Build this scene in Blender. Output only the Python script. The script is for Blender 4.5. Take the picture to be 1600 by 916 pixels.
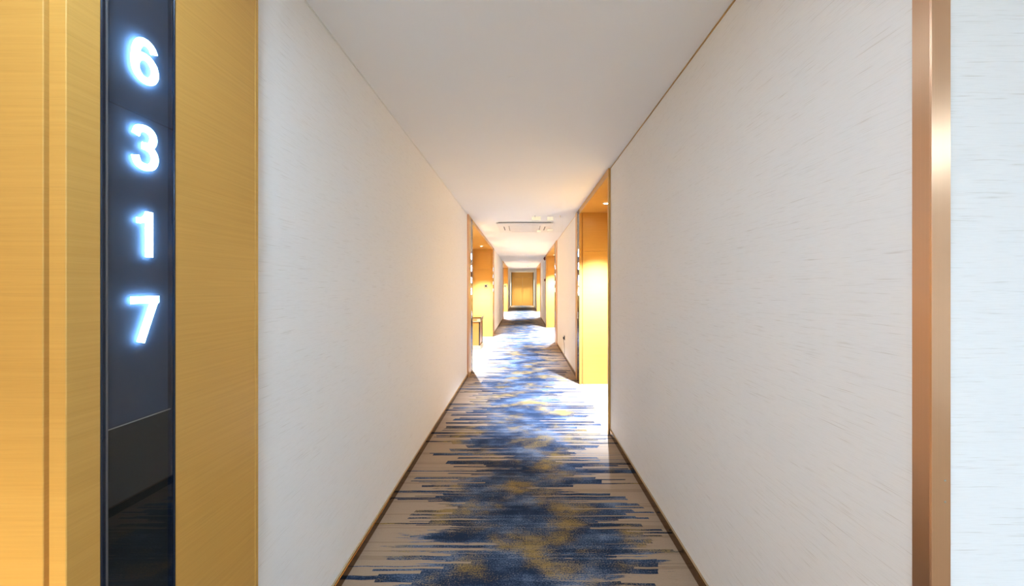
import bpy, bmesh, math
from mathutils import Vector

for o in list(bpy.data.objects):
    bpy.data.objects.remove(o)
sc = bpy.context.scene
COL = sc.collection

# ------------------------------------------------------------------ camera
F = 550.0                                   # focal length in pixels of a 1600 x 916 frame
cam_d = bpy.data.cameras.new('camera')
cam_d.sensor_width = 36.0
cam_d.sensor_fit = 'HORIZONTAL'
cam_d.lens = F / 1600 * 36.0
cam_d.shift_x = -16.5 / 1600
cam_d.shift_y = -9.0 / 1600
cam_d.clip_start = 0.01
cam = bpy.data.objects.new('camera', cam_d)
COL.objects.link(cam)
cam.location = (0, 0, 1.4)
cam.rotation_euler = (math.pi / 2, 0, 0)
sc.camera = cam

# ------------------------------------------------------------------ world, light, exposure
w = bpy.data.worlds.new('world')
sc.world = w
w.use_nodes = True
w.node_tree.nodes['Background'].inputs[0].default_value = (0.75, 0.85, 1.0, 1)
w.node_tree.nodes['Background'].inputs[1].default_value = 0.3
sc.view_settings.view_transform = 'Standard'
sc.view_settings.look = 'None'
sc.view_settings.gamma = 1.0
sc.view_settings.use_curve_mapping = False
sc.view_settings.exposure = 1.80
sc.cycles.diffuse_bounces = 6
sc.cycles.max_bounces = 12

WARM = (0.93, 1.18, 1.60)
AMBER = (1.0, 0.97, 0.80)                     # warmer lamps beside the camera and at the end doors
COOL = (0.56, 0.80, 1.06)
SPOT_W = 400.0                                # recessed downlights, watts of the spot
END_W = 115.0
FILL_E = 26.0                                # unseen fill panels added in the lobby and near corridor
DIGIT_E = 20.0

# ------------------------------------------------------------------ sizes
H = 2.535                                    # ceiling
HS = 2.475                                   # soffit in the door recesses
DL, DR = 0.860, 0.838                        # wall planes left / right of the camera
SL, SR = 0.838, 0.818                        # faces of the door surrounds
BACK = 1.45                                  # back of the door recesses
Y_END = 26.8
Y_REAR = -4.2
BB = 0.058                                   # baseboard height


# ------------------------------------------------------------------ node helpers
class NT:
    def __init__(self, name):
        self.m = bpy.data.materials.new(name)
        self.m.use_nodes = True
        self.t = self.m.node_tree
        self.t.nodes.clear()
        self.out = self.t.nodes.new('ShaderNodeOutputMaterial')

    def n(self, kind, **kw):
        nd = self.t.nodes.new(kind)
        for k, v in kw.items():
            setattr(nd, k, v)
        return nd

    def put(self, sock, v):
        if isinstance(v, bpy.types.NodeSocket):
            self.t.links.new(v, sock)
        elif v is not None:
            sock.default_value = v

    def math(self, op, a, b=None, c=None, clamp=False):
        nd = self.n('ShaderNodeMath', operation=op, use_clamp=clamp)
        self.put(nd.inputs[0], a)
        self.put(nd.inputs[1], b)
        self.put(nd.inputs[2], c)
        return nd.outputs[0]

    def comb(self, x=0.0, y=0.0, z=0.0):
        nd = self.n('ShaderNodeCombineXYZ')
        for s, v in zip(nd.inputs, (x, y, z)):
            self.put(s, v)
        return nd.outputs[0]

    def noise(self, vec, scale=1.0, detail=2.0, rough=0.5):
        nd = self.n('ShaderNodeTexNoise')
        self.put(nd.inputs['Vector'], vec)
        nd.inputs['Scale'].default_value = scale
        nd.inputs['Detail'].default_value = detail
        nd.inputs['Roughness'].default_value = rough
        return nd.outputs[0]

    def white(self, v):
        nd = self.n('ShaderNodeTexWhiteNoise', noise_dimensions='1D')
        self.put(nd.inputs['W'], v)
        return nd.outputs['Value']

    def mix(self, f, a, b):
        nd = self.n('ShaderNodeMix', data_type='RGBA')
        self.put(nd.inputs['Factor'], f)
        self.put(nd.inputs['A'], a if isinstance(a, bpy.types.NodeSocket) else (*a, 1))
        self.put(nd.inputs['B'], b if isinstance(b, bpy.types.NodeSocket) else (*b, 1))
        return nd.outputs['Result']

    def step(self, v, lo, hi):
        nd = self.n('ShaderNodeMapRange', interpolation_type='SMOOTHSTEP')
        self.put(nd.inputs['Value'], v)
        nd.inputs['From Min'].default_value = lo
        nd.inputs['From Max'].default_value = hi
        return nd.outputs[0]

    def mapped(self, scale, coord='pos'):
        if coord == 'pos':
            src = self.n('ShaderNodeNewGeometry').outputs['Position']
        else:
            src = self.n('ShaderNodeTexCoord').outputs['Object']
        mp = self.n('ShaderNodeMapping')
        self.put(mp.inputs['Vector'], src)
        mp.inputs['Scale'].default_value = scale
        return mp.outputs[0]

    def bsdf(self, color, rough=0.5, metal=0.0, spec=0.5, bump=None, bump_s=0.1, bump_d=0.002, **extra):
        b = self.n('ShaderNodeBsdfPrincipled')
        self.put(b.inputs['Base Color'], color if isinstance(color, bpy.types.NodeSocket) else (*color, 1))
        self.put(b.inputs['Roughness'], rough)
        self.put(b.inputs['Metallic'], metal)
        self.put(b.inputs['Specular IOR Level'], spec)
        for k, v in extra.items():
            self.put(b.inputs[k.replace('_', ' ')], v)
        if bump is not None:
            bn = self.n('ShaderNodeBump')
            bn.inputs['Strength'].default_value = bump_s
            bn.inputs['Distance'].default_value = bump_d
            self.put(bn.inputs['Height'], bump)
            self.t.links.new(bn.outputs[0], b.inputs['Normal'])
        self.t.links.new(b.outputs[0], self.out.inputs[0])
        return b


def plain(name, color, rough=0.5, metal=0.0, var=0.06, **kw):
    m = NT(name)
    nz = m.noise(m.mapped((9, 9, 9), 'obj'), 1.0, 3.0)
    c2 = tuple(max(0, c * (1 - var * 2)) for c in color)
    m.bsdf(m.mix(nz, color, c2), rough, metal, **kw)
    return m.m


def emis(name, color, strength):
    m = NT(name)
    e = m.n('ShaderNodeEmission')
    e.inputs[0].default_value = (*color, 1)
    e.inputs[1].default_value = strength
    m.t.links.new(e.outputs[0], m.out.inputs[0])
    return m.m


def wallpaper():
    m = NT('woven_wallpaper')
    a = m.noise(m.mapped((9, 9, 420)), 1.0, 2.0, 0.6)
    b = m.noise(m.mapped((26, 26, 900)), 1.0, 1.0)
    c = m.noise(m.mapped((1.2, 1.2, 1.2)), 1.0, 2.0)
    dash = m.step(a, 0.60, 0.74)
    thin = m.step(b, 0.45, 0.75)
    col = m.mix(c, (0.815, 0.805, 0.785), (0.845, 0.835, 0.815))
    col = m.mix(m.math('MULTIPLY', dash, 0.45), col, (0.52, 0.47, 0.40))
    col = m.mix(m.math('MULTIPLY', thin, 0.10), col, (0.50, 0.46, 0.40))
    m.bsdf(col, 0.75, spec=0.2, bump=m.math('ADD', a, m.math('MULTIPLY', b, 0.5)), bump_s=0.12, bump_d=0.0012)
    return m.m


def paint():
    m = NT('white_ceiling_paint')
    c = m.noise(m.mapped((1.5, 1.5, 1.5)), 1.0, 3.0)
    m.bsdf(m.mix(c, (0.83, 0.83, 0.825), (0.86, 0.86, 0.855)), 0.8, spec=0.2)
    return m.m


def wood(name, c1, c2, coord='pos', rough=0.32):
    m = NT(name)
    a = m.noise(m.mapped((2.2, 2.2, 150), coord), 1.0, 3.0, 0.6)
    b = m.noise(m.mapped((7, 7, 420), coord), 1.0, 2.0)
    c = m.noise(m.mapped((0.9, 0.9, 2.0), coord), 1.0, 2.0)
    col = m.mix(m.math('MULTIPLY', m.step(a, 0.25, 0.75), 0.7), c1, c2)
    col = m.mix(m.math('MULTIPLY', m.step(b, 0.5, 0.75), 0.22), col, tuple(x * 0.70 for x in c2))
    col = m.mix(m.math('MULTIPLY', c, 0.25), col, tuple(x * 0.85 for x in c1))
    m.bsdf(col, rough, spec=0.35, bump=b, bump_s=0.08, bump_d=0.0006)
    return m.m


def brushed(name, color, rough=0.28, aniso=0.85):
    m = NT(name)
    g = m.noise(m.mapped((900, 900, 1.5)), 1.0, 2.0)
    blot = m.noise(m.mapped((14, 14, 3.0)), 1.0, 3.0)
    col = m.mix(m.math('MULTIPLY', g, 0.5), color, tuple(x * 0.78 for x in color))
    col = m.mix(m.math('MULTIPLY', m.step(blot, 0.5, 0.8), 0.3), col, tuple(x * 0.8 for x in color))
    tn = m.n('ShaderNodeTangent', direction_type='RADIAL', axis='Z')
    b = m.bsdf(col, m.math('MULTIPLY_ADD', g, 0.08, rough - 0.04), 1.0)
    b.inputs['Anisotropic'].default_value = aniso
    b.inputs['Anisotropic Rotation'].default_value = 0.25
    tv = m.comb(0.0, 0.0, 1.0)
    m.t.links.new(tv, b.inputs['Tangent'])
    m.t.nodes.remove(tn)
    return m.m


def carpet():
    m = NT('striped_carpet')
    sp = m.n('ShaderNodeSeparateXYZ')
    m.put(sp.inputs[0], m.n('ShaderNodeNewGeometry').outputs['Position'])
    x, y = sp.outputs[0], sp.outputs[1]
    ax = m.math('ABSOLUTE', x)
    right = m.math('GREATER_THAN', x, 0.0)
    speck = m.noise(m.comb(m.math('MULTIPLY', x, 120.0), m.math('MULTIPLY', y, 170.0)), 1.0, 3.0, 0.75)
    fib = m.noise(m.comb(m.math('MULTIPLY', x, 9.0), m.math('MULTIPLY', y, 130.0)), 1.0, 3.0, 0.65)
    wob = m.math('MULTIPLY', m.math('SUBTRACT', m.noise(m.comb(m.math('MULTIPLY', x, 7.0), m.math('MULTIPLY', y, 9.0)), 1.0, 1.0), 0.5), 0.012)
    yy = m.math('ADD', y, wob)
    # soft blotches down the middle of the corridor
    blot = m.noise(m.comb(m.math('MULTIPLY', x, 1.7), m.math('MULTIPLY', y, 3.0)), 1.0, 3.0, 0.62)
    lowL = m.noise(m.comb(m.math('MULTIPLY', right, 37.0), m.math('MULTIPLY', y, 1.9)), 1.0, 1.0)
    core = m.math('ADD', m.math('MULTIPLY_ADD', ax, -1.30, 1.02),
                  m.math('ADD', m.math('MULTIPLY', m.math('SUBTRACT', blot, 0.5), 1.5),
                         m.math('MULTIPLY', m.math('SUBTRACT', lowL, 0.5), 1.3)))
    core = m.math('ADD', core, m.math('MULTIPLY', m.math('SUBTRACT', speck, 0.5), 0.45))
    core = m.math('ADD', core, m.math('MULTIPLY', m.math('SUBTRACT', fib, 0.5), 0.85))
    jr = m.math('FLOOR', m.math('DIVIDE', yy, 0.021))
    jag = m.white(m.math('ADD', jr, m.math('MULTIPLY', right, 143.0)))
    jr2 = m.math('FLOOR', m.math('DIVIDE', yy, 0.0095))
    jag2 = m.white(m.math('ADD', jr2, m.math('MULTIPLY', right, 57.0)))
    core = m.math('ADD', core, m.math('MULTIPLY_ADD', jag, 0.50, -0.22))
    core = m.math('ADD', core, m.math('MULTIPLY_ADD', jag2, 0.26, -0.13))
    mask = m.step(core, 0.44, 0.52)
    # long stripes with ragged ends, three weights
    dark = None
    for k, (hh, pres, lo, hi) in enumerate(((0.070, 0.50, 0.36, 0.88), (0.034, 0.46, 0.30, 0.92), (0.0170, 0.30, 0.30, 0.92))):
        q = m.math('ADD', m.math('DIVIDE', yy, hh), 17.3 * (k + 1))
        r = m.math('FLOOR', q)
        fr = m.math('FRACT', q)
        seed = m.math('ADD', r, m.math('MULTIPLY', right, 311.0))
        h1 = m.white(m.math('ADD', seed, 11.7 * (k + 1)))
        h2 = m.white(m.math('ADD', seed, 511.3 + 7 * k))
        ext = m.math('MULTIPLY_ADD', h1, hi - lo, lo)
        ext = m.math('ADD', ext, m.math('MULTIPLY', m.math('SUBTRACT', lowL, 0.5), 0.5))
        inside = m.math('LESS_THAN', ax, ext)
        on = m.math('LESS_THAN', h2, pres)
        band = m.math('MULTIPLY', m.math('GREATER_THAN', fr, 0.14), m.math('LESS_THAN', fr, 0.86))
        s = m.math('MULTIPLY', m.math('MULTIPLY', inside, on), band)
        dark = s if dark is None else m.math('MAXIMUM', dark, s)
    mask2 = m.math('MAXIMUM', mask, dark)
    # beige lines that cut back into the pattern
    q = m.math('ADD', m.math('DIVIDE', yy, 0.017), 3.1)
    r = m.math('FLOOR', q)
    seed = m.math('ADD', r, m.math('MULTIPLY', right, 77.0))
    cut = m.math('MULTIPLY', m.math('LESS_THAN', m.white(m.math('ADD', seed, 900.5)), 0.20),
                 m.math('GREATER_THAN', ax, m.math('MULTIPLY_ADD', m.white(m.math('ADD', seed, 40.2)), 0.5, 0.22)))
    cut = m.math('MULTIPLY', cut, m.math('LESS_THAN', m.math('FRACT', q), 0.75))
    mask3 = m.math('MULTIPLY', mask2, m.math('SUBTRACT', 1.0, cut))
    # colours inside the pattern
    tone = m.noise(m.comb(m.math('MULTIPLY_ADD', x, 2.4, 5.0), m.math('MULTIPLY', y, 4.2)), 1.0, 3.0, 0.6)
    tone = m.math('ADD', tone, m.math('MULTIPLY', m.math('SUBTRACT', speck, 0.5), 0.95))
    tone = m.math('ADD', tone, m.math('MULTIPLY', m.math('SUBTRACT', fib, 0.5), 0.25))
    tone = m.math('SUBTRACT', tone, m.math('MULTIPLY', dark, 0.07))
    gold = m.noise(m.comb(m.math('MULTIPLY_ADD', x, 2.7, 9.0), m.math('MULTIPLY_ADD', y, 3.9, 4.0)), 1.0, 3.0, 0.6)
    gold = m.math('ADD', gold, m.math('MULTIPLY', m.math('SUBTRACT', speck, 0.5), 0.75))
    gold = m.math('ADD', gold, m.math('MULTIPLY', m.math('SUBTRACT', fib, 0.5), 0.25))
    col = m.mix(m.step(tone, 0.36, 0.50), (0.018, 0.029, 0.056), (0.050, 0.080, 0.140))
    col = m.mix(m.step(tone, 0.50, 0.66), col, (0.165, 0.21, 0.295))
    col = m.mix(m.math('MULTIPLY', m.step(gold, 0.48, 0.72), 0.80), col, (0.37, 0.235, 0.055))
    beige = m.mix(speck, (0.31, 0.225, 0.155), (0.44, 0.325, 0.230))
    beige = m.mix(m.math('MULTIPLY', m.step(fib, 0.55, 0.75), 0.35), beige, (0.21, 0.14, 0.085))
    beige = m.mix(m.math('MULTIPLY', m.math('GREATER_THAN', jag2, 0.80), 0.32), beige, (0.20, 0.135, 0.08))
    full = m.mix(mask3, beige, col)
    m.bsdf(full, 0.95, spec=0.1, bump=speck, bump_s=0.5, bump_d=0.003)
    return m.m


def recess_carpet():
    m = NT('plain_beige_carpet')
    speck = m.noise(m.mapped((170, 230, 1)), 1.0, 2.0, 0.7)
    fib = m.noise(m.mapped((9, 160, 1)), 1.0, 2.0, 0.6)
    c = m.mix(speck, (0.36, 0.29, 0.22), (0.48, 0.39, 0.30))
    c = m.mix(m.math('MULTIPLY', m.step(fib, 0.52, 0.75), 0.45), c, (0.25, 0.17, 0.10))
    m.bsdf(c, 0.95, spec=0.1, bump=speck, bump_s=0.5, bump_d=0.003)
    return m.m


def clear_glass(name, tint=(1, 1, 1), ior=1.5, rough=0.0):
    m = NT(name)
    tr = m.n('ShaderNodeBsdfTransparent')
    tr.inputs[0].default_value = (*tint, 1)
    gl = m.n('ShaderNodeBsdfGlossy')
    gl.inputs['Roughness'].default_value = rough
    fr = m.n('ShaderNodeFresnel')
    fr.inputs[0].default_value = ior
    mx = m.n('ShaderNodeMixShader')
    geo = m.n('ShaderNodeNewGeometry')           # the sheet reflects at its outer face only
    m.put(mx.inputs[0], m.math('MULTIPLY', fr.outputs[0], m.math('SUBTRACT', 1.0, geo.outputs['Backfacing'])))
    m.t.links.new(tr.outputs[0], mx.inputs[1])
    m.t.links.new(gl.outputs[0], mx.inputs[2])
    m.t.links.new(mx.outputs[0], m.out.inputs[0])
    return m.m


PAPER = wallpaper()
PAINT = paint()
WOOD = wood('golden_oak_veneer', (0.60, 0.326, 0.076), (0.53, 0.278, 0.058))
WOOD_D = wood('golden_oak_door_veneer', (0.61, 0.335, 0.088), (0.54, 0.285, 0.068))
WOOD_O = wood('console_veneer', (0.50, 0.24, 0.05), (0.40, 0.18, 0.035), 'obj')
BRONZE = brushed('brushed_rose_bronze', (0.82, 0.49, 0.29), 0.34, 0.9)
BRASS = plain('satin_brass', (0.62, 0.40, 0.15), 0.30, 1.0)
BASEM = plain('dark_bronze_baseboard', (0.20, 0.112, 0.045), 0.16, 1.0, 0.10)
BEAD = plain('tan_baseboard_bead', (0.47, 0.33, 0.19), 0.45)
DARKM = plain('black_bronze', (0.030, 0.026, 0.026), 0.25, 0.6)
NAVYM = plain('navy_bezel', (0.014, 0.019, 0.032), 0.22, 0.3)
GREYM = plain('grey_gasket', (0.10, 0.095, 0.10), 0.4)
BACK_N = plain('navy_backing', (0.040, 0.052, 0.078), 0.8, spec=0.1)
BACK_L = plain('charcoal_backing', (0.018, 0.018, 0.015), 0.8, spec=0.1)
SEAM = plain('adhesive_seam', (0.25, 0.24, 0.21), 0.6)
GLASS = clear_glass('dark_cover_glass', (0.93, 0.95, 0.97), 1.62)
ACRYL = clear_glass('clear_acrylic', (0.99, 0.99, 0.985), 1.3)
DIGIT = emis('lit_digit', (0.32, 0.64, 1.0), DIGIT_E)
WHITE = plain('white_plastic', (0.80, 0.79, 0.77), 0.4, var=0.02)
WHITE_M = plain('white_matt_metal', (0.78, 0.77, 0.74), 0.5, var=0.02)
BLACK = plain('black_plastic', (0.018, 0.018, 0.020), 0.35)
STEEL = plain('satin_steel', (0.62, 0.60, 0.56), 0.28, 1.0)
REDM = plain('dark_red_plastic', (0.13, 0.012, 0.012), 0.4)
PALE = plain('glowing_yellow_film', (0.92, 0.88, 0.70), 0.5, var=0.02, Emission_Color=(1.0, 0.92, 0.66, 1), Emission_Strength=0.09)  # faint emission added so the blocks come out brighter than the ceiling
MARBLE = plain('cream_lacquer', (0.66, 0.50, 0.27), 0.3, var=0.15)
CARPET = carpet()
RCARPET = recess_carpet()
LENS = emis('warm_lamp_lens', (1.0, 0.93, 0.82), 40.0)
FILL = emis('cool_fill_diffuser', COOL, FILL_E)


# ------------------------------------------------------------------ object helpers
def base_of(o):
    v = Vector((0, 0, 0))
    while o is not None:
        v += o.location
        o = o.parent
    return v


def link(name, me, mat, parent=None, loc=(0, 0, 0)):
    o = bpy.data.objects.new(name, me)
    COL.objects.link(o)
    if mat is not None:
        me.materials.clear()
        me.materials.append(mat)
    loc = Vector(loc)
    if parent is not None:
        o.parent = parent
        loc = loc - base_of(parent)
    o.location = loc
    return o


def thing(name, loc, label=None, cat=None, group=None, kind=None):
    o = bpy.data.objects.new(name, None)
    COL.objects.link(o)
    o.location = loc
    o.empty_display_size = 0.1
    return tag(o, label, cat, group, kind)


def tag(o, label=None, cat=None, group=None, kind=None):
    for k, v in (('label', label), ('category', cat), ('group', group), ('kind', kind)):
        if v:
            o[k] = v
    return o


def box(name, x0, x1, y0, y1, z0, z1, mat, parent=None, bevel=0.0, seg=1):
    x0, x1 = min(x0, x1), max(x0, x1)
    y0, y1 = min(y0, y1), max(y0, y1)
    c = Vector(((x0 + x1) / 2, (y0 + y1) / 2, z0))
    bm = bmesh.new()
    bmesh.ops.create_cube(bm, size=1.0)
    for v in bm.verts:
        v.co = Vector((v.co.x * (x1 - x0), v.co.y * (y1 - y0), (v.co.z + 0.5) * (z1 - z0)))
    if bevel > 0:
        bmesh.ops.bevel(bm, geom=list(bm.edges), offset=bevel, segments=seg, affect='EDGES', profile=0.6)
    me = bpy.data.meshes.new(name)
    bm.to_mesh(me)
    bm.free()
    return link(name, me, mat, parent, c)


def lathe(name, prof, loc, mat, parent=None, seg=28, axis='Z', smooth=True):
    """profile of (radius, height) pairs turned around an axis"""
    bm = bmesh.new()
    rings = []
    for r, h in prof:
        ring = []
        for i in range(seg):
            a = 2 * math.pi * i / seg
            p = (r * math.cos(a), r * math.sin(a), h)
            if axis == 'X':
                p = (p[2], p[0], p[1])
            elif axis == 'Y':
                p = (p[0], p[2], p[1])
            ring.append(bm.verts.new(p))
        rings.append(ring)
    for a, b in zip(rings, rings[1:]):
        for i in range(seg):
            bm.faces.new((a[i], a[(i + 1) % seg], b[(i + 1) % seg], b[i]))
    if prof[0][0] > 1e-6:
        bm.faces.new(list(reversed(rings[0])))
    if prof[-1][0] > 1e-6:
        bm.faces.new(rings[-1])
    bmesh.ops.remove_doubles(bm, verts=bm.verts, dist=1e-6)
    bmesh.ops.recalc_face_normals(bm, faces=bm.faces)
    me = bpy.data.meshes.new(name)
    bm.to_mesh(me)
    bm.free()
    if smooth:
        for p in me.polygons:
            p.use_smooth = len(p.vertices) == 4
    return link(name, me, mat, parent, loc)


def tube(name, pts, r, mat, parent=None, seg=8):
    o = Vector(pts[0])
    bm = bmesh.new()
    rings = []
    P = [Vector(p) - o for p in pts]
    for i, p in enumerate(P):
        d = (P[min(i + 1, len(P) - 1)] - P[max(i - 1, 0)]).normalized()
        u = d.cross(Vector((0.3, 0.9, 0.2))).normalized()
        v = d.cross(u)
        rings.append([bm.verts.new(p + (u * math.cos(t) + v * math.sin(t)) * r)
                      for t in [2 * math.pi * k / seg for k in range(seg)]])
    for a, b in zip(rings, rings[1:]):
        for i in range(seg):
            bm.faces.new((a[i], a[(i + 1) % seg], b[(i + 1) % seg], b[i]))
    bm.faces.new(list(reversed(rings[0])))
    bm.faces.new(rings[-1])
    bmesh.ops.recalc_face_normals(bm, faces=bm.faces)
    me = bpy.data.meshes.new(name)
    bm.to_mesh(me)
    bm.free()
    return link(name, me, mat, parent, o)


# ------------------------------------------------------------------ the shell
def struct(o, label=None):
    o['kind'] = 'structure'
    if label:
        o['label'] = label
    return o


struct(box('floor', -DL, DR, Y_REAR, Y_END, -0.05, 0.0, CARPET),
       'corridor carpet of beige ground with navy, blue and gold streaks')
struct(box('ceiling', -1.75, 1.75, Y_REAR, Y_END + 0.2, H, H + 0.06, PAINT), 'smooth white corridor ceiling')

trim_no = [0]


def trim(x0, x1, y0, y1, z0, z1, mat, label=None, bevel=0.0, parent=None):
    trim_no[0] += 1
    return struct(box('trim_%d' % trim_no[0], x0, x1, y0, y1, z0, z1, mat, parent, bevel), label)


def wall_run(side, y0, y1, label):
    """papered wall between two door recesses, with its baseboard and ceiling bead"""
    nm = 'left' if side < 0 else 'right'
    d = DL if side < 0 else DR
    struct(box('wall_' + nm, side * d, side * 1.56, y0, y1, 0.0, H, PAPER), label)
    b = struct(box('baseboard_' + nm, side * (d - 0.013), side * (d - 0.0003), y0, y1, 0.0005, BB - 0.007, BASEM, bevel=0.0015))
    box('baseboard_bead', side * (d - 0.009), side * (d - 0.0003), y0, y1, BB - 0.007, BB, BEAD, b, bevel=0.003, seg=2)
    trim(side * (d - 0.004), side * (d - 0.0002), y0, y1, H - 0.007, H - 0.0005, BRASS if side > 0 else WHITE_M)


# left side: recesses 0 (beside the camera), 1 and 2; right side: 1, 2 and 3
L0 = (-3.4, 0.646)
L1 = (5.93, 9.95)
L2 = (15.7, 20.0)
R1 = (3.385, 5.07)
R2 = (9.02, 12.2)
R3 = (16.55, 20.3)
SURL = 0.4687          # surround width, left doors
SURR = 0.36            # surround width, right doors
YC = 0.722             # corner of the lobby on the right

wall_run(-1, Y_REAR, L0[0] - SURL, 'white papered corridor wall at the near end on the left')
wall_run(-1, L0[1] + SURL, L1[0] - SURL, 'long white papered wall to the left between the room number and the console recess')
wall_run(-1, L1[1] + SURL, L2[0] - SURL, 'white papered wall on the left past the console recess')
wall_run(-1, L2[1] + SURL, Y_END, 'far white papered wall on the left before the end doors')
wall_run(1, YC + 0.04, R1[0] - 0.035, 'long white papered wall on the right behind the rose bronze corner strip')
wall_run(1, R1[1] + SURR, R2[0] - 0.52, 'white papered wall on the right holding the black socket')
wall_run(1, R2[1] + SURR, R3[0] - 0.35, 'white papered wall on the right past the second recess')
wall_run(1, R3[1] + SURR, Y_END, 'far white papered wall on the right before the end doors')


# ------------------------------------------------------------------ lamps
def downlight(x, y, z, label, group=None, watts=SPOT_W, color=WARM, size=math.radians(86), blend=0.85):
    t = thing('recessed_downlight', (x, y, z), label, 'downlight', group)
    lathe('trim_ring', [(0.030, -0.001), (0.034, -0.007), (0.046, -0.006), (0.050, 0.0), (0.030, 0.0)], (x, y, z), WHITE_M, t)
    lathe('lens', [(0.0, -0.0035), (0.020, -0.0034), (0.0295, -0.002), (0.0295, -0.0005), (0.0, -0.0005)], (x, y, z), LENS, t)
    ld = bpy.data.lights.new('downlight_lamp', 'SPOT')
    ld.energy = watts
    ld.color = color
    ld.spot_size = size
    ld.spot_blend = blend
    ld.shadow_soft_size = 0.02
    lo = bpy.data.objects.new('downlight_lamp', ld)
    COL.objects.link(lo)
    lo.parent = t
    lo.location = (0, 0, -0.03)
    return t


# ------------------------------------------------------------------ lit digits
def smooth_path(pts, n=6):
    out = []
    P = [Vector(p) for p in pts]
    for i in range(len(P) - 1):
        p0, p1, p2, p3 = P[max(i - 1, 0)], P[i], P[i + 1], P[min(i + 2, len(P) - 1)]
        for k in range(n):
            t = k / n
            out.append(0.5 * ((2 * p1) + (p2 - p0) * t + (2 * p0 - 5 * p1 + 4 * p2 - p3) * t * t + (3 * p1 - p0 - 3 * p2 + p3) * t ** 3))
    out.append(P[-1])
    return out


def ribbon(bm, pts, wd, depth, closed=False):
    n = len(pts)
    L, R = [], []
    for i, p in enumerate(pts):
        a = pts[(i - 1) % n] if closed else pts[max(i - 1, 0)]
        b = pts[(i + 1) % n] if closed else pts[min(i + 1, n - 1)]
        d = (b - a).normalized()
        nn = Vector((-d.y, d.x))
        L.append(p + nn * wd / 2)
        R.append(p - nn * wd / 2)
    rows = []
    for l, r in zip(L, R):
        rows.append([bm.verts.new((l.x, l.y, 0)), bm.verts.new((r.x, r.y, 0)),
                     bm.verts.new((r.x, r.y, depth)), bm.verts.new((l.x, l.y, depth))])
    m = n if closed else n - 1
    for i in range(m):
        a, b = rows[i], rows[(i + 1) % n]
        for k in range(4):
            bm.faces.new((a[k], a[(k + 1) % 4], b[(k + 1) % 4], b[k]))
    if not closed:
        bm.faces.new(rows[0])
        bm.faces.new(list(reversed(rows[-1])))


ST = 0.0152
GLYPH = {}


def glyph(ch):
    if ch in GLYPH:
        return GLYPH[ch]
    bm = bmesh.new()
    D = 0.0022
    V = lambda *q: [Vector(p) for p in q]
    if ch == '6':
        c, rx, ry = Vector((0.0, -0.0165)), 0.0207, 0.0262
        ribbon(bm, [c + Vector((rx * math.cos(2 * math.pi * i / 40), ry * math.sin(2 * math.pi * i / 40))) for i in range(40)], ST, D, True)
        ribbon(bm, smooth_path(V((-0.0207, -0.018), (-0.0205, 0.004), (-0.017, 0.024), (-0.009, 0.0385), (0.0025, 0.0428), (0.013, 0.038), (0.0192, 0.0265))), ST, D)
    elif ch == '3':
        ribbon(bm, smooth_path(V((-0.0195, 0.0235), (-0.0145, 0.0375), (-0.0005, 0.0428), (0.0125, 0.0385), (0.0175, 0.0255), (0.0125, 0.010), (0.0, 0.0040), (-0.007, 0.0036))), ST * 0.96, D)
        ribbon(bm, smooth_path(V((-0.006, 0.0036), (0.004, 0.0028), (0.0155, -0.004), (0.0205, -0.0195), (0.0145, -0.0365), (0.0, -0.0428), (-0.0145, -0.0385), (-0.0207, -0.0225))), ST * 0.96, D)
    elif ch == '1':
        ribbon(bm, V((0.008, -0.051), (0.008, 0.051)), ST, D)
        ribbon(bm, smooth_path(V((-0.0175, 0.0285), (-0.007, 0.030), (0.001, 0.036), (0.006, 0.046))), ST * 0.8, D)
    elif ch == '7':
        ribbon(bm, V((-0.029, 0.0428), (0.029, 0.0428)), ST, D)
        ribbon(bm, smooth_path(V((0.0205, 0.0425), (0.0105, 0.012), (0.0005, -0.019), (-0.0095, -0.051))), ST, D)
    else:                                     # too far away to read: a lit rounded block of the same size
        c = Vector((0.0, 0.0))
        pts = []
        for i in range(32):
            a = 2 * math.pi * i / 32
            ca, sa = math.cos(a), math.sin(a)
            pts.append(Vector((0.021 * math.copysign(abs(ca) ** 0.6, ca), 0.0428 * math.copysign(abs(sa) ** 0.6, sa))))
        ribbon(bm, pts, ST, D, True)
    bmesh.ops.recalc_face_normals(bm, faces=bm.faces)
    me = bpy.data.meshes.new('digit_' + {'6': 'six', '3': 'three', '1': 'one', '7': 'seven'}.get(ch, 'block'))
    bm.to_mesh(me)
    bm.free()
    GLYPH[ch] = me
    return me


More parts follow.
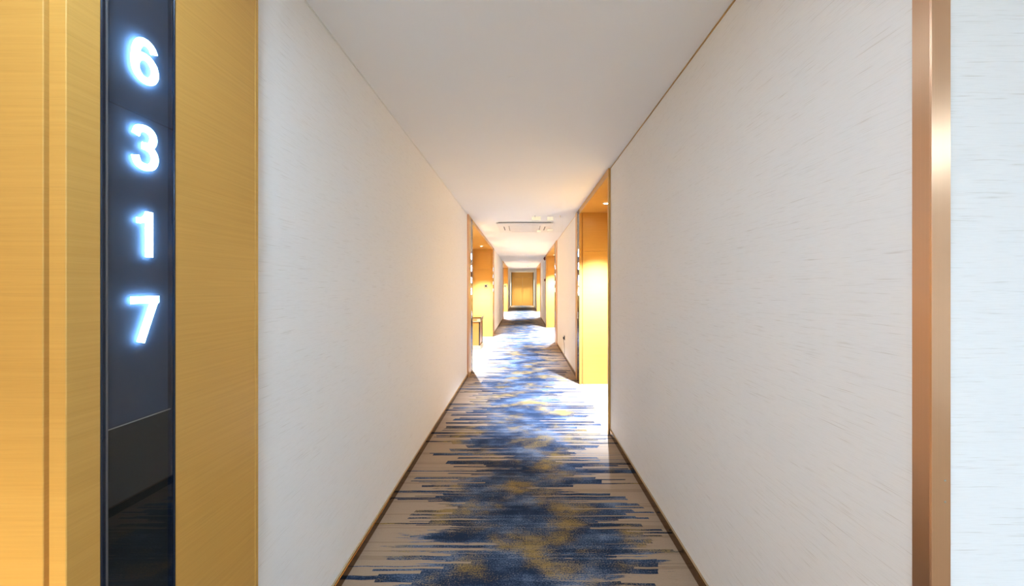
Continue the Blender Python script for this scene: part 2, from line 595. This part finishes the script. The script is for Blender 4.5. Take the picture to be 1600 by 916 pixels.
def number_panel(side, ya, yb, chars, label, near_bezel=0.0135, far_bezel=0.004):
    """tall tinted glass strip with lit digits, let into the surround between ya and yb"""
    s = SL if side < 0 else SR
    z0, z1 = 0.0, HS + 0.05
    t = thing('room_number_panel', (side * (s + 0.02), (ya + yb) / 2, z0), label, 'room sign', 'lit room number strips')
    g0, g1 = ya + near_bezel, yb - far_bezel
    zs = 1.108
    box('lower_backing', side * (s + 0.015), side * (s + 0.021), ya, yb, z0, zs, BACK_L, t)
    box('upper_backing', side * (s + 0.015), side * (s + 0.021), ya, yb, zs, z1, BACK_N, t)
    box('film_seam', side * (s + 0.0075), side * (s + 0.0085), g0, g1, zs - 0.0012, zs + 0.0012, SEAM, t)
    box('cover_glass', side * (s + 0.001), side * (s + 0.006), g0 + 0.0002, g1 - 0.0002, z0 + 0.003, z1, GLASS, t)
    box('bezel', side * (s - 0.001), side * (s + 0.0148), ya, g0 - 0.005, z0, z1, NAVYM, t, 0.0015)
    box('gasket', side * (s + 0.0005), side * (s + 0.0148), g0 - 0.005, g0, z0, z1, GREYM, t, 0.001)
    box('bezel', side * (s - 0.001), side * (s + 0.0148), g1, yb, z0, z1, NAVYM, t, 0.0008)
    for ch, zc in zip(chars, (1.906, 1.712, 1.519, 1.329)):
        o = bpy.data.objects.new('digit', glyph(ch))
        COL.objects.link(o)
        if not o.data.materials:
            o.data.materials.append(DIGIT)
        o.parent = t
        yc = (g0 + g1) / 2 + (0.0095 if side < 0 else -0.003)
        o.location = Vector((side * (s + 0.0086), yc, zc)) - t.location
        o.rotation_euler = (math.pi / 2, 0, math.pi / 2 if side < 0 else -math.pi / 2)   # depth axis points to the corridor
    return t


# ------------------------------------------------------------------ door recesses
door_no = [0]


def recess(side, y0, y1, doors, near_w, far_w, near_glass, far_glass, label, chars=('....', '....'), labels=(None, None), seam=True):
    """wood-lined recess in the corridor wall with one or two room doors"""
    door_no[0] += 1
    s = SL if side < 0 else SR
    d = DL if side < 0 else DR
    X = lambda v: side * v
    t = thing('door_%d' % door_no[0], (X(1.15), (y0 + y1) / 2, 0), label, None, None, 'structure')
    # floor, back, soffit and header
    struct(box('floor', X(d), X(BACK + 0.1), y0 - 0.02, y1 + 0.02, -0.05, 0.0006, RCARPET))
    box('soffit', X(s + 0.02), X(BACK + 0.1), y0 - 0.02, y1 + 0.02, HS, H, WOOD, t)
    box('header', X(s), X(s + 0.02), y0 - 0.02, y1 + 0.02, HS - 0.012, H - 0.0005, WOOD, t, 0.002)
    # back wall: boards around each door
    cuts = []
    for c, hand in doors:
        a, b = c - 0.46, c + 0.46
        cuts.append((a, b))
        fr = box('door_frame', X(BACK - 0.03), X(BACK + 0.06), a - 0.055, a, 0, 2.16, WOOD, t, 0.004)
        box('door_frame', X(BACK - 0.03), X(BACK + 0.06), b, b + 0.055, 0, 2.16, WOOD, t, 0.004)
        box('door_frame', X(BACK - 0.03), X(BACK + 0.06), a, b, 2.105, 2.16, WOOD, t, 0.004)
        lf = box('door_leaf', X(BACK + 0.012), X(BACK + 0.055), a + 0.003, b - 0.003, 0.008, 2.102, WOOD_D, t, 0.002)
        hy = b - 0.075 if hand > 0 else a + 0.075
        box('lock_plate', X(BACK + 0.004), X(BACK + 0.0122), hy - 0.032, hy + 0.032, 0.92, 1.16, STEEL, lf, 0.003)
        tube('door_handle', [(X(BACK + 0.006), hy, 1.0), (X(BACK - 0.045), hy, 1.0), (X(BACK - 0.05), hy - hand * 0.02, 1.0), (X(BACK - 0.05), hy - hand * 0.13, 1.0)], 0.009, STEEL, lf)
        lathe('door_viewer', [(0.012, 0.0), (0.012, 0.006), (0.006, 0.008), (0.0, 0.008)], (X(BACK + 0.0115), c, 1.52), STEEL, lf, 16, 'X')
        box('wall_panel', X(BACK), X(BACK + 0.05), a - 0.055, b + 0.055, 2.162, HS, WOOD, t, 0.0015)
    edges = [y0] + [v for a, b in cuts for v in (a - 0.055, b + 0.055)] + [y1]
    for a, b in zip(edges[::2], edges[1::2]):
        if b - a > 0.01:
            box('wall_panel', X(BACK), X(BACK + 0.05), a + 0.001, b - 0.001, 0, HS, WOOD, t, 0.0015)
    # side panels of the recess: lipping at the corridor edge, groove, then boards with a seam
    for ye, sg, ww, gl, ch, lb in ((y0, -1, near_w, near_glass, chars[0], labels[0]), (y1, 1, far_w, far_glass, chars[1], labels[1])):
        p0, p1 = ye, ye + sg * 0.03
        wide = bool(gl) and gl[0] > 0.036
        box('lipping', X(s), X(s + 0.032), p0, p0 + sg * (gl[0] if wide else 0.034), 0, HS, WOOD, t, 0.0012)
        box('groove', X(s + 0.0325), X(s + 0.047), p0 + sg * 0.016, p0 + sg * 0.034, 0, HS, WOOD, t)
        box('side_panel', X(s + 0.0475), X(BACK + 0.05), p0 + sg * 0.004, p0 + sg * 0.034, 0, (1.918 if seam else HS), WOOD, t, 0.001)
        if seam:
            box('side_panel', X(s + 0.0475), X(BACK + 0.05), p0 + sg * 0.004, p0 + sg * 0.034, 1.920, HS, WOOD, t, 0.001)
        q = p0 + sg * 0.0342
        e = ye + sg * ww
        # surround on the corridor face
        if gl:
            ga, gb = gl
            g_in, g_out = ye + sg * ga, ye + sg * gb
            if ga > 0.036:
                box('surround_head', X(s), X(s + 0.032), q, g_in, HS, H - 0.0005, WOOD, t)
            box('surround_panel', X(s), X(s + 0.05), g_out, e - sg * 0.0125, 0, H - 0.0005, WOOD, t, 0.001)
            box('surround_head', X(s), X(s + 0.05), g_in, g_out, HS + 0.0505, H - 0.0005, WOOD, t)
            number_panel(side, min(g_in, g_out), max(g_in, g_out), ch, lb)
        box('edge_strip', X(s - 0.0015), X(s + 0.06), e - sg * 0.0123, e, 0, H - 0.0005, (BRONZE if seam else WOOD) if ww > 0.05 else BRASS, t, 0.001)
        if ww > 0.05:
            box('surround_core', X(s + 0.05), X(1.56), q, e - sg * 0.0125, 0, H, WOOD, t)
    return t


RL = SURL
g_l = (0.0535, 0.2037)
recess(-1, *L0, [(-2.7, 1), (-0.1, -1)], RL, RL, None, g_l, 'wood-lined recess beside the lit 6317 number strip',
       ('', '6317'), (None, 'black glass strip lit with the white digits 6317 in wood surround'), seam=False)
recess(-1, *L1, [(6.75, 1), (9.2, -1)], RL, RL, g_l, (0.036, 0.186), 'wood-lined door recess on the left with the small console',
       ('....', '....'), ('lit number strip on the near edge of the console recess', 'lit number strip past the console recess, on its far edge'))
recess(-1, *L2, [(16.6, 1), (19.2, -1)], RL, RL, g_l, (0.036, 0.186), 'distant wood-lined door recess on the left',
       ('....', '....'), ('lit number strip on the near edge of the farther left recess', 'lit number strip on the far edge of the farther left recess'))
recess(1, *R1, [(4.35, 1)], 0.035, SURR, None, (0.0345, 0.184), 'nearest wood-lined door recess on the right, brightly lit',
       ('', '....'), (None, 'lit number strip beside the nearest door recess in the right wall'))
recess(1, *R2, [(9.9, 1), (11.4, -1)], 0.52, SURR, (0.06, 0.21), (0.0345, 0.184), 'second wood-lined door recess on the right',
       ('....', '....'), ('lit number strip on the near edge of the second recess on the right', 'lit number strip on the far edge of the second right recess, nearest the red alarm'))
recess(1, *R3, [(17.4, 1), (19.4, -1)], 0.35, SURR, (0.06, 0.21), (0.0345, 0.184), 'third wood-lined door recess on the right',
       ('....', '....'), ('lit number strip on the near edge of the farthest right recess', 'lit number strip on the far edge of the farthest right recess'))

ZS = HS
downlight(-1.07, -0.45, ZS, 'recessed downlight in the recess beside the 6317 strip', watts=150.0, color=AMBER)
downlight(-1.07, 6.73, ZS, 'recessed downlight over the near door of the console recess')
downlight(-1.075, 9.2, ZS, 'bright recessed downlight above the card switch in the console recess')
downlight(1.07, 4.50, ZS, 'star-bright recessed downlight in the nearest recess on the right')
downlight(1.06, 9.85, ZS, 'recessed downlight at the near end of the second right recess')
downlight(1.06, 11.65, ZS, 'recessed downlight at the far end of the second right recess')
downlight(-1.07, 16.5, ZS, 'recessed downlight at the near end of the farther left recess')
downlight(-1.07, 19.3, ZS, 'recessed downlight at the far end of the farther left recess')
downlight(1.06, 17.4, ZS, 'recessed downlight at the near end of the farthest right recess')
downlight(1.06, 19.6, ZS, 'recessed downlight at the far end of the farthest right recess')
downlight(-0.35, 25.9, H, 'left ceiling downlight in front of the end doors', watts=END_W, color=AMBER)
downlight(0.40, 25.9, H, 'right ceiling downlight in front of the end doors', watts=END_W, color=AMBER)

# ------------------------------------------------------------------ end of the corridor: double doors
t = thing('door_%d' % (door_no[0] + 1), (0.04, Y_END, 0), 'golden wood double doors closing the far end of the corridor', None, None, 'structure')
xa, xb = -DL, DR
box('edge_strip', xa, xa + 0.05, Y_END - 0.06, Y_END, 0, H - 0.002, DARKM, t, 0.003)
box('edge_strip', xb - 0.05, xb, Y_END - 0.06, Y_END, 0, H - 0.002, DARKM, t, 0.003)
box('head_panel', xa + 0.05, xb - 0.05, Y_END - 0.03, Y_END + 0.05, 2.17, H, WOOD_D, t, 0.003)
box('side_panel', xa + 0.05, xa + 0.15, Y_END - 0.03, Y_END + 0.05, 0, 2.166, WOOD_D, t, 0.003)
box('side_panel', xb - 0.15, xb - 0.05, Y_END - 0.03, Y_END + 0.05, 0, 2.166, WOOD_D, t, 0.003)
xm = (xa + xb) / 2
for a, b, hx in ((xa + 0.154, xm - 0.003, -1), (xm + 0.003, xb - 0.154, 1)):
    lf = box('door_leaf', a, b, Y_END - 0.012, Y_END + 0.05, 0.008, 2.164, WOOD_D, t, 0.004)
    tube('pull_handle', [(xm + hx * 0.055, Y_END - 0.012, 1.20), (xm + hx * 0.055, Y_END - 0.05, 1.19), (xm + hx * 0.055, Y_END - 0.05, 0.97), (xm + hx * 0.055, Y_END - 0.012, 0.96)], 0.009, BRASS, lf)
struct(box('wall_back', -1.75, 1.75, Y_END + 0.05, Y_END + 0.2, 0, H, PAPER), 'wall that holds the end doors')

# ------------------------------------------------------------------ lobby to the right of the camera
XL = 4.6
struct(box('wall_front', DR + 0.0, XL, YC, YC + 0.04, 0, 2.75, PAPER), 'white papered wall face at the right beside the rose bronze strip')
struct(box('wall_right', XL, XL + 0.1, Y_REAR, YC + 0.04, 0, 2.75, PAPER), 'lobby side wall')
struct(box('wall_rear', -1.6, XL + 0.1, Y_REAR - 0.1, Y_REAR, 0, 2.75, PAPER), 'rear end wall of the corridor and lobby')
struct(box('floor', DR, XL, Y_REAR, YC, -0.05, 0.0, RCARPET), 'lobby carpet')
struct(box('ceiling', 1.75, XL + 0.1, Y_REAR, YC + 0.04, H, H + 0.06, PAINT), 'lobby ceiling')
tc = struct(thing('trim_%d' % (trim_no[0] + 1), (DR, YC, 0), 'brushed rose bronze corner strip on the right wall edge'))
trim_no[0] += 1
box('corner_face', DR - 0.0025, DR, YC - 0.0005, YC + 0.0335, 0, H - 0.0005, BRONZE, tc, 0.0006)
box('corner_face', DR - 0.0025, DR + 0.037, YC - 0.003, YC - 0.0005, 0, H - 0.0005, BRONZE, tc, 0.0006)
for zz in (1.4 - (766 - 449) * 0.72 / 550 + 0.02, 1.4 - (784 - 449) * 0.72 / 550):
    lathe('rivet', [(0.0022, 0.0), (0.0018, -0.0006), (0.0, -0.0008)], (DR + 0.025, YC - 0.003, zz), STEEL, tc, 12, 'Y')
for lx, ly, hs, lab in ((-0.50, 0.25, 0.15, 'small square fill panel added out of view over the corridor beside the 6317 strip'),
                        (2.4, -2.2, 0.28, 'square white fill panel added out of view in the lobby'),
                        (0.1, -2.8, 0.34, 'square white fill panel added out of view at the rear end of the corridor')):
    p = thing('fill_panel', (lx, ly, H), lab, 'fill lamp', 'added fill lamps out of view')  # unseen lamps added as cool fill for the near walls and ceiling
    box('diffuser', lx - hs, lx + hs, ly - hs, ly + hs, H - 0.012, H - 0.004, FILL, p)
    o_ = hs + 0.02
    for a, b, c, e in ((-o_, -hs, -o_, o_), (hs, o_, -o_, o_), (-hs, hs, -o_, -hs), (-hs, hs, hs, o_)):
        box('frame', lx + a, lx + b, ly + c, ly + e, H - 0.016, H, WHITE_M, p)

# ------------------------------------------------------------------ ceiling cassette air conditioner
cx, cy, hw, hd = 0.035, 6.60, 0.49, 0.48
ac = thing('air_conditioner', (cx, cy, H), 'square white ceiling cassette air conditioner with dark side slots', 'air conditioner')
box('shadow_gap', cx - hw + 0.03, cx + hw - 0.03, cy - hd + 0.03, cy + hd - 0.03, H - 0.012, H, BLACK, ac)
fw = 0.20
for a, b, c, e in ((-hw, hw, -hd, -hd + fw), (-hw, hw, hd - fw, hd), (-hw, -hw + fw, -hd + fw, hd - fw), (hw - fw, hw, -hd + fw, hd - fw)):
    box('face_panel', cx + a, cx + b, cy + c, cy + e, H - 0.034, H - 0.012, WHITE, ac, 0.005, 2)
gr = box('intake_grille', cx - hw + fw + 0.012, cx + hw - fw - 0.012, cy - hd + fw + 0.012, cy + hd - fw - 0.012, H - 0.033, H - 0.012, WHITE, ac, 0.003)
for k in range(11):
    yy = cy - 0.235 + k * 0.047
    box('grille_slat', cx - hw + fw + 0.03, cx + hw - fw - 0.03, yy - 0.006, yy + 0.006, H - 0.0345, H - 0.033, WHITE_M, gr)
for sx in (-1, 1):
    box('outlet_slot', cx + sx * (hw - 0.105) - 0.022, cx + sx * (hw - 0.105) + 0.022, cy - 0.20, cy + 0.20, H - 0.0352, H - 0.0335, BLACK, ac)
    box('outlet_flap', cx + sx * (hw - 0.09) - 0.018, cx + sx * (hw - 0.09) + 0.018, cy - 0.25, cy + 0.25, H - 0.039, H - 0.0353, WHITE, ac, 0.0015)
for sy in (-1, 1):
    box('outlet_slot', cx - 0.25, cx + 0.25, cy + sy * (hd - 0.105) - 0.020, cy + sy * (hd - 0.105) + 0.020, H - 0.0352, H - 0.0335, GREYM, ac)
    box('outlet_flap', cx - 0.25, cx + 0.25, cy + sy * (hd - 0.1) - 0.024, cy + sy * (hd - 0.1) + 0.024, H - 0.039, H - 0.0353, WHITE, ac, 0.0015)

# ------------------------------------------------------------------ clear hanging panel in front of it
hy = 5.57
sg = thing('hanging_panel', (0.395, hy, 2.27), 'clear acrylic panel with pale yellow blocks given a faint glow hanging below the ceiling', 'hanging sign')
box('acrylic_plate', 0.147, 0.643, hy - 0.003, hy + 0.003, 2.272, H - 0.012, ACRYL, sg)
for sx in (0.147, 0.545):
    lathe('ceiling_clip', [(0.007, 0.0), (0.007, 0.02), (0.012, 0.024), (0.012, 0.028)], (sx + 0.05, hy, H - 0.0285), STEEL, sg, 14)
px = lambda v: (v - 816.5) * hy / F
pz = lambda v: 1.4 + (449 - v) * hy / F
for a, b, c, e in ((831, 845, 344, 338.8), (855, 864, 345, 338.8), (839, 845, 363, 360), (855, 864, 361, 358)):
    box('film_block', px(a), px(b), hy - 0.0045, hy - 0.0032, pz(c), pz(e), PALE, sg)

# ------------------------------------------------------------------ console in the left recess
x0, x1, y0, y1 = -1.40, -0.945, 7.98, 8.56
cn = thing('console_table', ((x0 + x1) / 2, (y0 + y1) / 2, 0.0006), 'small golden wood console table between two doors in the left recess', 'console table')
box('plinth', x0 - 0.0, x1 + 0.004, y0 - 0.012, y1 + 0.012, 0.0006, 0.035, MARBLE, cn, 0.004)
box('plinth_step', x0, x1 - 0.012, y0 + 0.004, y1 - 0.004, 0.035, 0.075, MARBLE, cn, 0.006, 2)
bd = box('body', x0 + 0.01, x1 - 0.045, y0 + 0.03, y1 - 0.03, 0.075, 0.61, WOOD_O, cn, 0.002)
box('body_door', x1 - 0.0448, x1 - 0.03, y0 + 0.045, y1 - 0.045, 0.10, 0.60, WOOD_O, cn, 0.003)
for ax_, ay in ((x0 + 0.012, y0 + 0.018), (x1 - 0.035, y0 + 0.018), (x0 + 0.012, y1 - 0.018), (x1 - 0.035, y1 - 0.018)):
    box('leg', ax_ - 0.012, ax_ + 0.012, ay - 0.012, ay + 0.012, 0.075, 0.61, DARKM, cn, 0.002)
box('apron', x0, x1 - 0.012, y0 + 0.004, y1 - 0.004, 0.61, 0.70, MARBLE, cn, 0.004)
dr = box('drawer', x1 - 0.0118, x1 - 0.004, y0 + 0.04, y1 - 0.04, 0.622, 0.688, MARBLE, cn, 0.002)
lathe('knob', [(0.005, 0.0), (0.005, 0.012), (0.011, 0.018), (0.011, 0.024), (0.0, 0.027)], (x1 - 0.004, (y0 + y1) / 2, 0.655), BRASS, dr, 16, 'X')
box('apron_inlay', x0 + 0.09, x1 - 0.09, y0 + 0.0015, y0 + 0.0042, 0.635, 0.675, WOOD_O, cn)
box('top_edge', x0 - 0.002, x1 + 0.004, y0 - 0.012, y1 + 0.012, 0.70, 0.722, BASEM, cn, 0.004, 2)

# ------------------------------------------------------------------ small fittings
def plate(name, side_y, xc, zc, hw_, label, cat, group=None):
    """square switch on a recess side panel that faces the camera"""
    p = thing(name, (xc, side_y, zc - hw_), label, cat, group)
    box('plate', xc - hw_, xc + hw_, side_y - 0.009, side_y, zc - hw_, zc + hw_, STEEL, p, 0.003)
    box('card_slot', xc - hw_ * 0.55, xc + hw_ * 0.55, side_y - 0.012, side_y - 0.009, zc - hw_ * 0.5, zc + hw_ * 0.55, BLACK, p, 0.001)
    return p


plate('door_bell', L1[1] + 0.004, (759.2 - 816.5) * L1[1] / F, 1.4 + (449 - 447.2) * L1[1] / F, 0.05, 'square black door bell plate on the console recess side panel', 'door bell', 'door bell plates')
plate('door_bell', L2[1] + 0.004, (789.0 - 816.5) * L2[1] / F, 1.4 + (449 - 447.2) * L2[1] / F, 0.05, 'dark door bell plate on the farther left recess side panel', 'door bell', 'door bell plates')

so = thing('wall_socket', (DR, 7.0, 0.35), 'black socket plate low on the right wall with a thin cable below', 'socket')
box('plate', DR - 0.012, DR, 6.957, 7.043, 0.352, 0.438, BLACK, so, 0.003)
box('plug', DR - 0.034, DR - 0.0122, 6.975, 7.025, 0.372, 0.412, BLACK, so, 0.005, 2)
tube('cable', [(DR - 0.022, 7.0, 0.373), (DR - 0.020, 7.0, 0.33), (DR - 0.008, 7.001, 0.25), (DR - 0.006, 7.0, 0.15), (DR - 0.006, 7.0, BB + 0.004)], 0.004, DARKM, so)
so2 = thing('wall_socket', (-DL, 12.8, 0.53), 'white socket plate low on the left wall past the console recess', 'socket')
box('plate', -DL, -DL + 0.010, 12.757, 12.843, 0.53, 0.616, WHITE, so2, 0.003)
box('socket_face', -DL + 0.0102, -DL + 0.013, 12.775, 12.825, 0.548, 0.598, WHITE_M, so2, 0.001)

al = thing('fire_alarm', (DR, 12.95, 2.39), 'dark red fire alarm sounder high on the right wall under the ceiling', 'fire alarm')
box('body', DR - 0.045, DR, 12.89, 13.01, 2.39, 2.515, REDM, al, 0.008, 2)
lathe('strobe', [(0.035, 0.0), (0.033, -0.012), (0.018, -0.02), (0.0, -0.022)], (DR - 0.0455, 12.95, 2.45), BLACK, al, 20, 'X')
cp = thing('alarm_call_point', (DR, 12.95, 1.62), 'small dark alarm call point on the right wall below the red sounder', 'alarm button')
box('body', DR - 0.04, DR, 12.905, 12.995, 1.62, 1.71, REDM, cp, 0.006, 2)
box('button_face', DR - 0.0435, DR - 0.0402, 12.925, 12.975, 1.64, 1.69, BLACK, cp, 0.001)

for spx, spy, lab in ((0.285, 19.0, 'tiny ceiling sprinkler far along the corridor'), (-0.06, 1.91, 'small flush white ceiling sprinkler cap on the near ceiling')):
    s_ = thing('sprinkler', (spx, spy, H), lab, 'sprinkler', 'ceiling sprinklers')
    if spy > 5:
        lathe('escutcheon', [(0.035, 0.0), (0.033, -0.006), (0.014, -0.012), (0.0, -0.012)], (spx, spy, H), STEEL, s_, 20)
        lathe('deflector', [(0.005, -0.012), (0.005, -0.035), (0.018, -0.036), (0.018, -0.038), (0.0, -0.038)], (spx, spy, H), STEEL, s_, 16)
    else:
        lathe('cover_cap', [(0.016, 0.0), (0.015, -0.0012), (0.0, -0.0014)], (spx, spy, H), PAINT, s_, 20)
